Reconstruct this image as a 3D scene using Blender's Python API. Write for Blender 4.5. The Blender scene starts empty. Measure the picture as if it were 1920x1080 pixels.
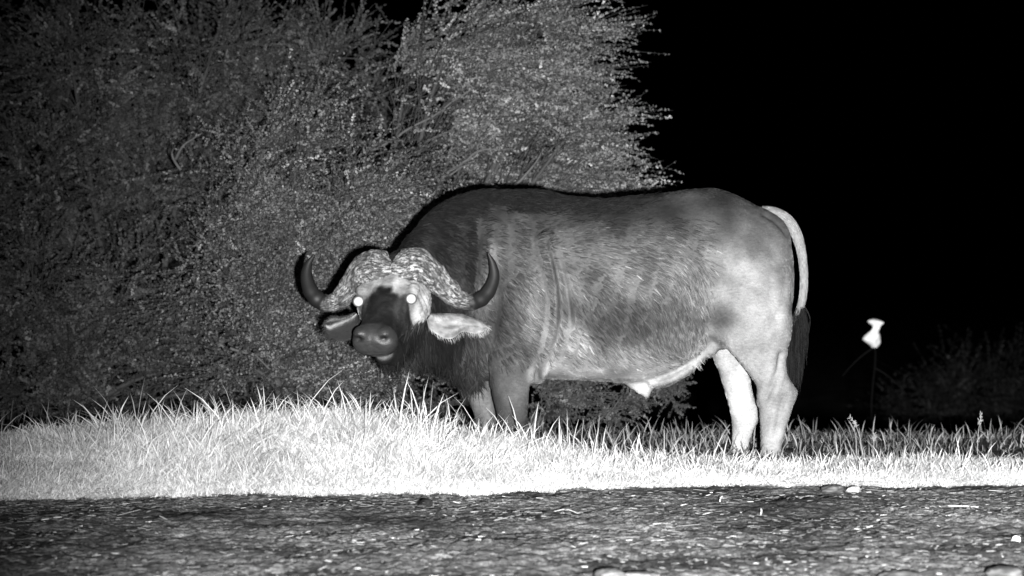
import bpy, math
import numpy as np
from math import radians, pi, sin, cos

# ------------------------------------------------------------------ scene, camera, light
SC = bpy.context.scene
COL = SC.collection
CAMH, FPX, HOR = 1.0, 5100.0, 515.0          # camera height, focal length and horizon row of the 1920 px photo

def W(px, py, Y):
    """point seen at a photo pixel at distance Y"""
    return np.array([(px - 960.0) / FPX * Y, Y, CAMH + (HOR - py) / FPX * Y])

cam_d = bpy.data.cameras.new('camera')
cam = bpy.data.objects.new('camera', cam_d); COL.objects.link(cam)
cam.location = (0, 0, CAMH)
cam.rotation_euler = (pi / 2 - math.atan2(540 - HOR, FPX), 0, 0)
cam_d.sensor_width = 36.0
cam_d.lens = FPX / 1920.0 * 36.0
cam_d.clip_start = 0.1; cam_d.clip_end = 2000
cam_d.dof.use_dof = True
cam_d.dof.focus_distance = 13.5
cam_d.dof.aperture_fstop = 3.4
SC.camera = cam

wd = bpy.data.worlds.new("World"); SC.world = wd; wd.use_nodes = True
nt = wd.node_tree
sky = nt.nodes.new('ShaderNodeTexSky'); sky.sky_type = 'NISHITA'; sky.sun_disc = False
sky.sun_elevation = radians(-9.0); sky.sun_rotation = radians(170)
bg = nt.nodes['Background']; bg.inputs['Strength'].default_value = 0.05
nt.links.new(sky.outputs[0], bg.inputs['Color'])

def look(o, target):
    from mathutils import Vector
    d = Vector(target) - o.location
    o.rotation_euler = d.to_track_quat('-Z', 'Y').to_euler()

# the search light beside the camera that lights the night scene
ld = bpy.data.lights.new('search_light', 'SPOT'); lamp = bpy.data.objects.new('search_light', ld); COL.objects.link(lamp)
lamp.location = (0.28, -0.3, 0.84)
ld.energy = 37000.0
ld.color = (1, 1, 1)
ld.spot_size = radians(41); ld.spot_blend = 1.0
ld.shadow_soft_size = 0.05
look(lamp, (1.9, 15.0, 0.62))

SC.view_settings.view_transform = 'Standard'
SC.view_settings.look = 'None'
SC.view_settings.exposure = 0.0
SC.view_settings.gamma = 1.0
SC.view_settings.use_curve_mapping = False
SC.cycles.max_bounces = 5
SC.cycles.diffuse_bounces = 2
SC.cycles.transparent_max_bounces = 4

# ------------------------------------------------------------------ helpers
def norm(v):
    return v / (np.linalg.norm(v, axis=-1, keepdims=True) + 1e-12)

def vnoise(p, seed=0):
    p = np.asarray(p, float)
    i = np.floor(p).astype(np.int64); f = p - i
    f = f * f * (3 - 2 * f)
    def h(ix, iy, iz):
        n = (ix * 374761393 + iy * 668265263 + iz * 2147483647 + seed * 974634777) & 0xffffffff
        n = ((n ^ (n >> 13)) * 1274126177) & 0xffffffff
        n = n ^ (n >> 16)
        return (n & 0xffff) / 65535.0
    r = 0
    for a in (0, 1):
        for b in (0, 1):
            for c in (0, 1):
                w = (f[..., 0] if a else 1 - f[..., 0]) * (f[..., 1] if b else 1 - f[..., 1]) * (f[..., 2] if c else 1 - f[..., 2])
                r = r + w * h(i[..., 0] + a, i[..., 1] + b, i[..., 2] + c)
    return r * 2 - 1

def fbm(p, octaves=3, seed=0, gain=0.5):
    r = 0; a = 1.0; q = np.asarray(p, float)
    for k in range(octaves):
        r = r + a * vnoise(q, seed + k * 17); q = q * 2.03 + 11.3; a *= gain
    return r

def make_mesh(name, V, quads=None, tris=None, smooth=True, attrs=None):
    V = np.asarray(V, np.float32).reshape(-1, 3)
    q = np.zeros((0, 4), np.int32) if quads is None else np.asarray(quads, np.int32).reshape(-1, 4)
    t = np.zeros((0, 3), np.int32) if tris is None else np.asarray(tris, np.int32).reshape(-1, 3)
    me = bpy.data.meshes.new(name)
    me.vertices.add(len(V)); me.vertices.foreach_set('co', V.ravel())
    me.loops.add(q.size + t.size)
    me.loops.foreach_set('vertex_index', np.concatenate([q.ravel(), t.ravel()]).astype(np.int32))
    me.polygons.add(len(q) + len(t))
    ls = np.concatenate([np.arange(len(q)) * 4, q.size + np.arange(len(t)) * 3]).astype(np.int32)
    me.polygons.foreach_set('loop_start', ls)
    me.update(calc_edges=True)
    me.polygons.foreach_set('use_smooth', np.full(len(me.polygons), smooth, dtype=bool))
    for k, v in (attrs or {}).items():
        a = me.attributes.new(k, 'FLOAT', 'POINT'); a.data.foreach_set('value', np.asarray(v, np.float32).ravel())
    me.validate()
    return me

def offset(o):
    while o is not None:
        if o.parent is None: return np.array(o.location)
        o = o.parent
    return np.zeros(3)

def put(name, V, quads=None, tris=None, mat=None, parent=None, smooth=True, attrs=None):
    V = np.asarray(V, float).reshape(-1, 3)
    if parent is not None: V = V - offset(parent)
    me = make_mesh(name, V, quads, tris, smooth, attrs)
    o = bpy.data.objects.new(name, me); COL.objects.link(o)
    if mat: me.materials.append(mat)
    if parent is not None: o.parent = parent
    return o

def thing(name, label, cat, loc, group=None):
    o = bpy.data.objects.new(name, None); COL.objects.link(o)
    o.location = loc; o.empty_display_size = 0.1
    return tag(o, label, cat, group)

def tag(o, label, cat, group=None):
    o['label'] = label; o['category'] = cat
    if group: o['group'] = group
    return o

def tubes(P, R, m=4):
    """P (n,k,3) polylines, R (n,k) radii -> V, quads"""
    n, k, _ = P.shape
    T = np.gradient(P, axis=1); T = norm(T)
    ref = np.where(np.abs(T[..., 2:3]) > 0.9, np.array([1.0, 0, 0]), np.array([0, 0, 1.0]))
    A = norm(np.cross(T, ref)); B = np.cross(T, A)
    ang = np.arange(m) * 2 * pi / m
    V = P[:, :, None] + R[:, :, None, None] * (np.cos(ang)[:, None] * A[:, :, None] + np.sin(ang)[:, None] * B[:, :, None])
    idx = np.arange(n * k * m).reshape(n, k, m)
    a = idx[:, :-1]; b = idx[:, 1:]
    Q = np.stack([a, np.roll(a, -1, 2), np.roll(b, -1, 2), b], -1).reshape(-1, 4)
    return V.reshape(-1, 3), Q

def bez(p0, p1, p2, k):
    t = np.linspace(0, 1, k)[None, :, None]
    return (1 - t) ** 2 * p0[:, None] + 2 * t * (1 - t) * p1[:, None] + t * t * p2[:, None]

def smooth_path(pts, n):
    """Catmull-Rom through the rows of pts (any number of columns)"""
    p = np.asarray(pts, float); p = np.vstack([2 * p[0] - p[1], p, 2 * p[-1] - p[-2]])
    u = np.linspace(0, len(pts) - 1 - 1e-9, n); i = u.astype(int); t = (u - i)[:, None]
    a, b, c, d = p[i], p[i + 1], p[i + 2], p[i + 3]
    return 0.5 * (2 * b + (c - a) * t + (2 * a - 5 * b + 4 * c - d) * t * t + (3 * b - 3 * c + d - a) * t ** 3)

def sstep(a, b, x):
    t = np.clip((x - a) / (b - a), 0, 1); return t * t * (3 - 2 * t)

# ------------------------------------------------------------------ materials
def mat_new(name, rough=0.8, spec=0.2):
    m = bpy.data.materials.new(name); m.use_nodes = True
    b = m.node_tree.nodes['Principled BSDF']
    b.inputs['Roughness'].default_value = rough
    b.inputs['Specular IOR Level'].default_value = spec
    return m, m.node_tree, b

def node(t, kind, **kw):
    n = t.nodes.new(kind)
    for k, v in kw.items():
        if k in n.inputs: n.inputs[k].default_value = v
        else: setattr(n, k, v)
    return n

def math_n(t, op, a, b=None, c=None):
    n = t.nodes.new('ShaderNodeMath'); n.operation = op
    for i, v in enumerate((a, b, c)):
        if v is None: continue
        if isinstance(v, (int, float)): n.inputs[i].default_value = v
        else: t.links.new(v, n.inputs[i])
    return n.outputs[0]

def coords(t, scale=(1, 1, 1), rot=(0, 0, 0)):
    c = node(t, 'ShaderNodeTexCoord'); m = node(t, 'ShaderNodeMapping')
    m.inputs['Scale'].default_value = scale; m.inputs['Rotation'].default_value = rot
    t.links.new(c.outputs['Object'], m.inputs['Vector']); return m.outputs[0]

def noise_n(t, vec, scale, detail=3, rough=0.5):
    n = node(t, 'ShaderNodeTexNoise'); n.inputs['Scale'].default_value = scale
    n.inputs['Detail'].default_value = detail; n.inputs['Roughness'].default_value = rough
    t.links.new(vec, n.inputs['Vector']); return n.outputs[0]

def ramp_n(t, fac, stops):
    r = node(t, 'ShaderNodeValToRGB'); e = r.color_ramp.elements
    while len(e) < len(stops): e.new(0.5)
    for k, (p, v) in enumerate(stops):
        e[k].position = p; e[k].color = (v, v, v, 1)
    t.links.new(fac, r.inputs[0]); return r.outputs[0]

def bump_n(t, b, h, dist, strength=1.0):
    n = node(t, 'ShaderNodeBump'); n.inputs['Distance'].default_value = dist; n.inputs['Strength'].default_value = strength
    t.links.new(h, n.inputs['Height']); t.links.new(n.outputs[0], b.inputs['Normal'])

def attr_mat(name, rough=0.8, spec=0.15, noise=0.0, nscale=30.0, trans=0.0):
    m, t, b = mat_new(name, rough, spec)
    a = node(t, 'ShaderNodeAttribute', attribute_name='alb')
    v = a.outputs['Fac']
    if noise:
        nz = noise_n(t, coords(t), nscale, 4)
        v = math_n(t, 'MULTIPLY', v, math_n(t, 'ADD', 1 - noise, math_n(t, 'MULTIPLY', nz, 2 * noise)))
    t.links.new(v, b.inputs['Base Color'])
    if trans:
        tr = node(t, 'ShaderNodeBsdfTranslucent'); mx = node(t, 'ShaderNodeMixShader'); mx.inputs[0].default_value = trans
        t.links.new(v, tr.inputs['Color']); out = t.nodes['Material Output']
        t.links.new(b.outputs[0], mx.inputs[1]); t.links.new(tr.outputs[0], mx.inputs[2]); t.links.new(mx.outputs[0], out.inputs[0])
    return m

# animal hide: colour from the coat pattern, fine combed hair streaks
def hide_material():
    m, t, b = mat_new('hide', 0.7, 0.2)
    a = node(t, 'ShaderNodeAttribute', attribute_name='alb')
    v1 = coords(t, (38, 60, 95), (0, radians(-38), 0))
    n1 = noise_n(t, v1, 1.0, 4, 0.6)
    n2 = noise_n(t, coords(t), 9.0, 4, 0.6)
    n3 = noise_n(t, coords(t), 160.0, 2, 0.6)
    f = math_n(t, 'ADD', math_n(t, 'MULTIPLY', n1, 0.5), math_n(t, 'MULTIPLY', n2, 0.38))
    f = math_n(t, 'ADD', f, math_n(t, 'MULTIPLY', n3, 0.35))
    f = math_n(t, 'MAXIMUM', math_n(t, 'ADD', math_n(t, 'MULTIPLY', f, 1.9), -0.20), 0.15)
    wet = node(t, 'ShaderNodeAttribute', attribute_name='wet').outputs['Fac']
    t.links.new(math_n(t, 'SUBTRACT', 0.7, math_n(t, 'MULTIPLY', wet, 0.22)), b.inputs['Roughness'])
    t.links.new(math_n(t, 'ADD', 0.2, math_n(t, 'MULTIPLY', wet, 0.2)), b.inputs['Specular IOR Level'])
    t.links.new(math_n(t, 'MULTIPLY', a.outputs['Fac'], f), b.inputs['Base Color'])
    h = math_n(t, 'ADD', n1, math_n(t, 'MULTIPLY', n3, 0.5))
    bump_n(t, b, h, 0.004, 0.6)
    return m

def horn_material():
    m, t, b = mat_new('horn_keratin', 0.55, 0.35)
    a = node(t, 'ShaderNodeAttribute', attribute_name='horn_t').outputs['Fac']   # 0 at the boss, 1 at the tip
    ce = coords(t, (1, 1, 1))
    ga = node(t, 'ShaderNodeAttribute', attribute_name='horn_a').outputs['Fac']        # angle round the horn
    cx = node(t, 'ShaderNodeCombineXYZ')
    t.links.new(math_n(t, 'MULTIPLY', a, 9.0), cx.inputs[0])
    t.links.new(math_n(t, 'MULTIPLY', math_n(t, 'COSINE', ga), 2.2), cx.inputs[1]); t.links.new(math_n(t, 'MULTIPLY', math_n(t, 'SINE', ga), 2.2), cx.inputs[2])
    n1r = noise_n(t, cx.outputs[0], 3.2, 9, 0.72)
    cr = ramp_n(t, n1r, [(0.41, 0.02), (0.47, 0.35), (0.53, 1.0)])
    n1 = ramp_n(t, noise_n(t, ce, 16, 4, 0.6), [(0.38, 0.2), (0.52, 1.0)])
    n2 = ramp_n(t, noise_n(t, ce, 75, 3, 0.6), [(0.35, 0.5), (0.55, 1.0)])
    pale = math_n(t, 'MULTIPLY', math_n(t, 'MULTIPLY', cr, n1), math_n(t, 'MULTIPLY', n2, 0.33))
    pale = math_n(t, 'ADD', pale, 0.02)
    wv = math_n(t, 'ADD', a, math_n(t, 'MULTIPLY', math_n(t, 'SUBTRACT', noise_n(t, ce, 30, 3), 0.5), 0.16))
    k = ramp_n(t, wv, [(0.50, 1.0), (0.60, 0.0)])
    alb = math_n(t, 'ADD', math_n(t, 'MULTIPLY', pale, k), 0.008)
    t.links.new(alb, b.inputs['Base Color'])
    h = math_n(t, 'MULTIPLY', math_n(t, 'MULTIPLY', cr, n1), k)
    bump_n(t, b, h, 0.01, 0.8)
    return m

def ground_material():
    m, t, b = mat_new('trampled_earth', 0.95, 0.08)
    c = coords(t)
    n1 = ramp_n(t, noise_n(t, c, 1.3, 4, 0.6), [(0.40, 0.16), (0.60, 1.0)])
    n2 = ramp_n(t, noise_n(t, coords(t, (.55, 1, 1)), 38, 6, 0.7), [(0.36, 0.12), (0.5, 0.5), (0.66, 1.0)])
    n3 = ramp_n(t, noise_n(t, c, 150, 3, 0.6), [(0.38, 0.3), (0.6, 1.0)])
    v = math_n(t, 'MULTIPLY', math_n(t, 'MULTIPLY', n1, n2), n3)
    v = math_n(t, 'ADD', math_n(t, 'MULTIPLY', v, 0.5), 0.018)
    bk = node(t, 'ShaderNodeAttribute', attribute_name='thatch').outputs['Fac']
    mx = node(t, 'ShaderNodeMix', data_type='FLOAT'); t.links.new(bk, mx.inputs[0]); t.links.new(v, mx.inputs[2])
    t.links.new(ramp_n(t, noise_n(t, c, 60, 3), [(0.3, 0.3), (0.6, 0.55)]), mx.inputs[3])
    t.links.new(mx.outputs[0], b.inputs['Base Color'])
    bump_n(t, b, noise_n(t, c, 120, 4, 0.6), 0.008, 0.7)
    return m

M = {}
M['hide'] = hide_material()
M['horn'] = horn_material()
M['ground'] = ground_material()
M['fur'] = attr_mat('fur_hair', 0.75, 0.07)
M['skin'] = attr_mat('bare_skin', 0.8, 0.1, 0.45, 40)
M['grass'] = attr_mat('grass_blade', 0.7, 0.15, 0.0, 30, 0.4)
M['leaf'] = attr_mat('acacia_leaf', 0.9, 0.05, 0.0, 30, 0.42)
M['bark'] = attr_mat('bark', 0.9, 0.1, 0.5, 60)
M['straw'] = attr_mat('dry_straw', 0.7, 0.2, 0.3, 80)
M['stone'] = attr_mat('stone', 0.85, 0.15, 0.45, 28)
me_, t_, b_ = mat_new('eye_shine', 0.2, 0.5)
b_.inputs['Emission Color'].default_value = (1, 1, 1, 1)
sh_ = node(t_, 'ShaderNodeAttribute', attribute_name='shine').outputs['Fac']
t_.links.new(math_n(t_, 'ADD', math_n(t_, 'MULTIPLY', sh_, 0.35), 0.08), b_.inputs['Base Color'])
t_.links.new(math_n(t_, 'MULTIPLY', sh_, 1.0), b_.inputs['Emission Strength'])  # lamp reflection in the eyes put in as emission
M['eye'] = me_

# ------------------------------------------------------------------ ground
EX = np.array([-2.6, -2.33, -1.9, -1.6, -0.9, -0.15, 0.83, 2.35, 2.7]); EYY = np.array([11.9, 11.95, 12.06, 12.27, 12.28, 12.42, 12.72, 12.84, 12.86])
CX = np.array([-2.6, -2.03, -1.41, -0.83, -0.43, -0.03, 0.24, 0.51, 0.91, 1.7, 2.5]); CZ = np.array([.15, .195, .22, .225, .175, .125, .08, .04, .01, .01, .02])
def edge_y(x): return np.interp(x, EX, EYY) + 0.03 * np.sin(x * 9.0) + 0.02 * np.sin(x * 23 + 1)
def base_h(x, y):
    ye = edge_y(x); hc = np.interp(x, CX, CZ)
    up = sstep(0, 1, (y - ye) / (13.6 - ye)); dn = 1 - sstep(13.65, 14.5, y)
    z = hc * up * dn + 0.02 * sstep(0, 0.12, y - ye) * dn
    z = z - 0.068 * np.clip(y - 16.6, 0, 32)
    z = np.where(y < 9.4, z - 0.03 * (9.4 - np.maximum(y, 0)), z)
    return z
def ground_h(x, y):
    x = np.asarray(x, float); y = np.asarray(y, float)
    p = np.stack([x, y, np.zeros_like(x)], -1)
    near = 1 - sstep(12.6, 13.2, y)
    big = 0.011 * fbm(p * 1.7, 2, 3)
    clod = 0.006 * fbm(p * 6, 2, 5) + 0.007 * fbm(p * 21, 2, 8) + 0.005 * fbm(p * 52, 2, 9)
    return base_h(x, y) + big * (0.4 + 0.6 * near) + clod * (0.25 + 0.75 * near)

def build_ground():
    xs = np.concatenate([-np.geomspace(3, 160, 26)[::-1], np.arange(-2.75, 2.751, 0.0105), np.geomspace(3, 160, 26)])
    ys = np.concatenate([np.linspace(-12, 8.2, 10), np.arange(8.6, 13.0, 0.012), np.arange(13.0, 18, 0.06), np.geomspace(18.2, 400, 40)])
    X, Y = np.meshgrid(xs, ys); Z = ground_h(X, Y)
    idx = np.arange(X.size).reshape(X.shape)
    Q = np.stack([idx[:-1, :-1], idx[:-1, 1:], idx[1:, 1:], idx[1:, :-1]], -1)
    o = put('ground', np.stack([X, Y, Z], -1), Q, mat=M['ground'], attrs={'thatch': sstep(0, .06, Y - edge_y(X)) * (1 - sstep(14.0, 14.6, Y))}); o['kind'] = 'structure'
build_ground()

# ------------------------------------------------------------------ the buffalo
BASE = np.array([1.0, 15.0, 0.0])
buff = thing('buffalo', 'big horned buffalo bull standing side-on in grass, looking at the camera with shining eyes', 'buffalo', BASE)

HO = W(729, 563, 14.36)                                        # middle of the head at the eyes
HF = norm(np.array([-0.205, -0.78, -0.61]))                    # towards the muzzle
HU = norm(np.array([0, 0, 1.0]) - HF * HF[2]); HR = -np.cross(HF, HU)   # up off the forehead, across the face

def ring(c, A, a, B, b, p=2.2, n=36):
    th = np.arange(n) * 2 * pi / n; cs, sn = np.cos(th), np.sin(th)
    f = lambda u: np.sign(u) * np.abs(u) ** (2.0 / p)
    return c + np.outer(f(cs) * a, A) + np.outer(f(sn) * b, B)

def loft(rings):
    n = len(rings[0]); k = len(rings)
    V = np.vstack(rings + [rings[0].mean(0)[None], rings[-1].mean(0)[None]])
    idx = np.arange(n * k).reshape(k, n); a, b = idx[:-1], idx[1:]
    Q = np.stack([a, np.roll(a, -1, 1), np.roll(b, -1, 1), b], -1).reshape(-1, 4)
    T = [(idx[0, (j + 1) % n], idx[0, j], n * k) for j in range(n)] + [(idx[-1, j], idx[-1, (j + 1) % n], n * k + 1) for j in range(n)]
    return V, Q, np.array(T)

XA, YA, ZA = np.eye(3)
PARTS = []
def trunk():
    #  px, top, bottom, half width, centre Y
    st = [(728, 500, 640, .11, 14.60), (760, 448, 672, .165, 14.66), (800, 400, 690, .205, 14.76), (850, 370, 700, .26, 14.88), (900, 358, 708, .31, 14.96),
          (960, 355, 712, .35, 15.0), (1010, 358, 712, .365, 15.0), (1060, 366, 712, .38, 15.0), (1120, 372, 715, .42, 15.0), (1190, 368, 718, .445, 15.0),
          (1250, 360, 706, .44, 15.0), (1300, 354, 680, .40, 15.0), (1340, 352, 650, .37, 15.0), (1380, 364, 640, .345, 15.0), (1420, 385, 630, .30, 15.0),
          (1455, 400, 615, .24, 15.0), (1474, 426, 600, .17, 15.0), (1486, 480, 570, .10, 15.0)]
    sp = smooth_path(st, 60); R = []
    for px, tp, bt, hw, Y in sp:
        x, _, zt = W(px, tp, Y); zb = W(px, bt, Y)[2]
        c = np.array([x, Y, (zt + zb) / 2]); h = (zt - zb) / 2
        r = ring(c, YA, hw, ZA, h, 2.35)
        k = (r[:, 2] - c[2]) / h                                # narrower at the back, fuller low down
        r[:, 1] = c[1] + (r[:, 1] - c[1]) * (1.0 - 0.22 * np.clip(k, 0, 1) ** 1.5 + 0.04 * np.clip(-k, 0, 1))
        R.append(r)
    return loft(R)
PARTS.append(trunk())
def limb(st, n=40, p=2.1):
    sp = smooth_path(st, n); R = []
    for py, px, hx, hy, Y in sp:
        R.append(ring(W(px, py, Y), XA, hx, YA, hy, p, 28))
    return loft(R)
# near hind leg
PARTS.append(limb([(470, 1405, .17, .10, 14.86), (515, 1407, .22, .135, 14.80), (560, 1402, .246, .16, 14.74), (620, 1410, .225, .15, 14.73), (660, 1425, .150, .125, 14.72), (690, 1436, .106, .10, 14.72), (715, 1449, .098, .08, 14.72),
                   (738, 1458, .106, .072, 14.72), (765, 1456, .092, .068, 14.72), (800, 1449, .067, .058, 14.71), (830, 1446, .058, .054, 14.70), (850, 1444, .063, .06, 14.69), (866, 1440, .078, .07, 14.68)]))
# far hind leg
PARTS.append(limb([(560, 1385, .20, .13, 15.26), (620, 1380, .165, .12, 15.26), (660, 1367, .105, .10, 15.27), (700, 1376, .084, .085, 15.28), (740, 1387, .082, .07, 15.28), (765, 1395, .085, .065, 15.28),
                   (785, 1397, .080, .062, 15.28), (810, 1392, .060, .055, 15.28), (835, 1388, .054, .052, 15.28), (853, 1384, .07, .065, 15.27)]))
# near fore leg
PARTS.append(limb([(430, 985, .13, .07, 14.84), (490, 987, .185, .10, 14.77), (560, 984, .205, .125, 14.71), (615, 974, .170, .12, 14.71), (650, 964, .142, .105, 14.71), (700, 958, .113, .09, 14.71), (740, 958, .098, .08, 14.71),
                   (775, 961, .085, .072, 14.71), (810, 960, .066, .06, 14.71), (840, 958, .062, .058, 14.70), (866, 953, .078, .072, 14.68)]))
# far fore leg
PARTS.append(limb([(600, 890, .15, .11, 15.24), (660, 880, .12, .10, 15.24), (700, 886, .098, .09, 15.24), (735, 898, .078, .075, 15.24), (770, 908, .068, .066, 15.24), (810, 912, .055, .055, 15.24), (852, 908, .068, .065, 15.22)]))
# brisket, sheath
def blob(c, r, p=2.0):
    R = []
    for k in np.linspace(-0.97, 0.97, 16):
        w = math.sqrt(1 - k * k); R.append(ring(c + np.array([0, 0, k * r[2]]), XA, r[0] * w, YA, r[1] * w, p, 28))
    return loft(R)
PARTS.append(blob(W(885, 655, 14.95), (.17, .19, .19)))
PARTS.append(blob(W(1330, 400, 14.88), (.11, .10, .115)))          # hip bones
PARTS.append(blob(W(1330, 400, 15.12), (.11, .10, .115)))
PARTS.append(blob(W(980, 490, 14.78), (.20, .09, .30)))            # shoulder blade
def sheath():
    pts = smooth_path([(690, 1195, .11), (708, 1198, .105), (720, 1202, .085), (732, 1207, .048), (742, 1212, .022), (748, 1213, .011)], 16)
    return loft([ring(W(px, py, 14.96), XA, r, YA, min(r, .05), 2, 20) for py, px, r in pts])
PARTS.append(sheath())
def flank_fold():
    pts = smooth_path([(1215, 718, .03), (1250, 712, .05), (1290, 690, .05), (1330, 655, .045), (1360, 640, .05)], 16)
    return loft([ring(W(px, py, 14.95), ZA, r * .8, YA, r * 3.2, 2, 20) for px, py, r in pts])
PARTS.append(flank_fold())
def head():
    st = [(-.34, .10, .07, .15), (-.25, .14, .10, .19), (-.15, .172, .115, .215), (-.06, .174, .112, .222), (0, .163, .104, .215), (.06, .140, .096, .195), (.12, .117, .088, .168),
          (.19, .103, .078, .142), (.25, .103, .070, .122), (.30, .120, .066, .116), (.335, .120, .058, .110), (.362, .104, .042, .092), (.378, .065, .02, .058)]
    R = []
    for s, w, up, dn in smooth_path(st, 44):
        c = HO + HF * s + HU * (up - dn) / 2
        r = ring(c, HR, w, HU, (up + dn) / 2, 2.35, 36)
        R.append(r)
    return loft(R)
PARTS.append(head())
def hblob(s, r, u, rad, p=2.0):
    c = HO + HF * s + HR * r + HU * u; R = []
    for k in np.linspace(-0.97, 0.97, 12):
        w = math.sqrt(1 - k * k); R.append(ring(c + HF * k * rad[0], HR, rad[1] * w, HU, rad[2] * w, p, 20))
    return loft(R)
for sg in (-1, 1):
    PARTS.append(hblob(-.01, sg * .142, .045, (.055, .032, .045)))     # brow over the eye
    PARTS.append(hblob(.325, sg * .066, .035, (.045, .042, .036)))     # nostril wing
PARTS.append(hblob(-.07, .135, -.07, (.13, .06, .12))); PARTS.append(hblob(-.07, -.135, -.07, (.13, .06, .12)))   # cheeks
PARTS.append(hblob(.255, .022, -.150, (.085, .062, .05))); PARTS.append(hblob(.215, .045, -.185, (.09, .055, .05)))                   # lower lip and chin
PARTS.append(hblob(.0, 0, -.20, (.17, .11, .09)))                      # throat

def remeshed(parts, voxel, smooth_it):
    V = []; Q = []; T = []; n = 0
    for v, q, t in parts:
        V.append(v); Q.append(q + n); T.append(t + n); n += len(v)
    me = make_mesh('body_parts', np.vstack(V), np.vstack(Q), np.vstack(T))
    o = bpy.data.objects.new('body_parts', me); COL.objects.link(o)
    md = o.modifiers.new('remesh', 'REMESH'); md.mode = 'VOXEL'; md.voxel_size = voxel; md.use_smooth_shade = True
    ms = o.modifiers.new('smooth', 'SMOOTH'); ms.factor = 0.5; ms.iterations = smooth_it
    dg = bpy.context.evaluated_depsgraph_get()
    out = bpy.data.meshes.new_from_object(o.evaluated_get(dg))
    bpy.data.objects.remove(o); bpy.data.meshes.remove(me)
    return out
body_me = remeshed(PARTS, 0.0095, 9)
body_me.name = 'body'

def mesh_arrays(me):
    V = np.empty(len(me.vertices) * 3, np.float32); me.vertices.foreach_get('co', V)
    N = np.empty(len(me.vertices) * 3, np.float32); me.vertices.foreach_get('normal', N)
    return V.reshape(-1, 3).astype(float), N.reshape(-1, 3).astype(float)

def head_coords(V):
    d = V - HO; return d @ HF, d @ HR, d @ HU
def side_px(V):
    """position on the animal's flank in a side elevation, in units of 1/340 m"""
    return 960 + V[:, 0] * 349.3, 515 - (V[:, 2] - 1.0) * 349.3

def seg_dist(px, py, line):
    best = np.full(len(px), 1e9)
    for (x0, y0), (x1, y1) in zip(line[:-1], line[1:]):
        dx, dy = x1 - x0, y1 - y0; t = np.clip(((px - x0) * dx + (py - y0) * dy) / (dx * dx + dy * dy), 0, 1)
        best = np.minimum(best, np.hypot(px - x0 - t * dx, py - y0 - t * dy))
    return best

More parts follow.
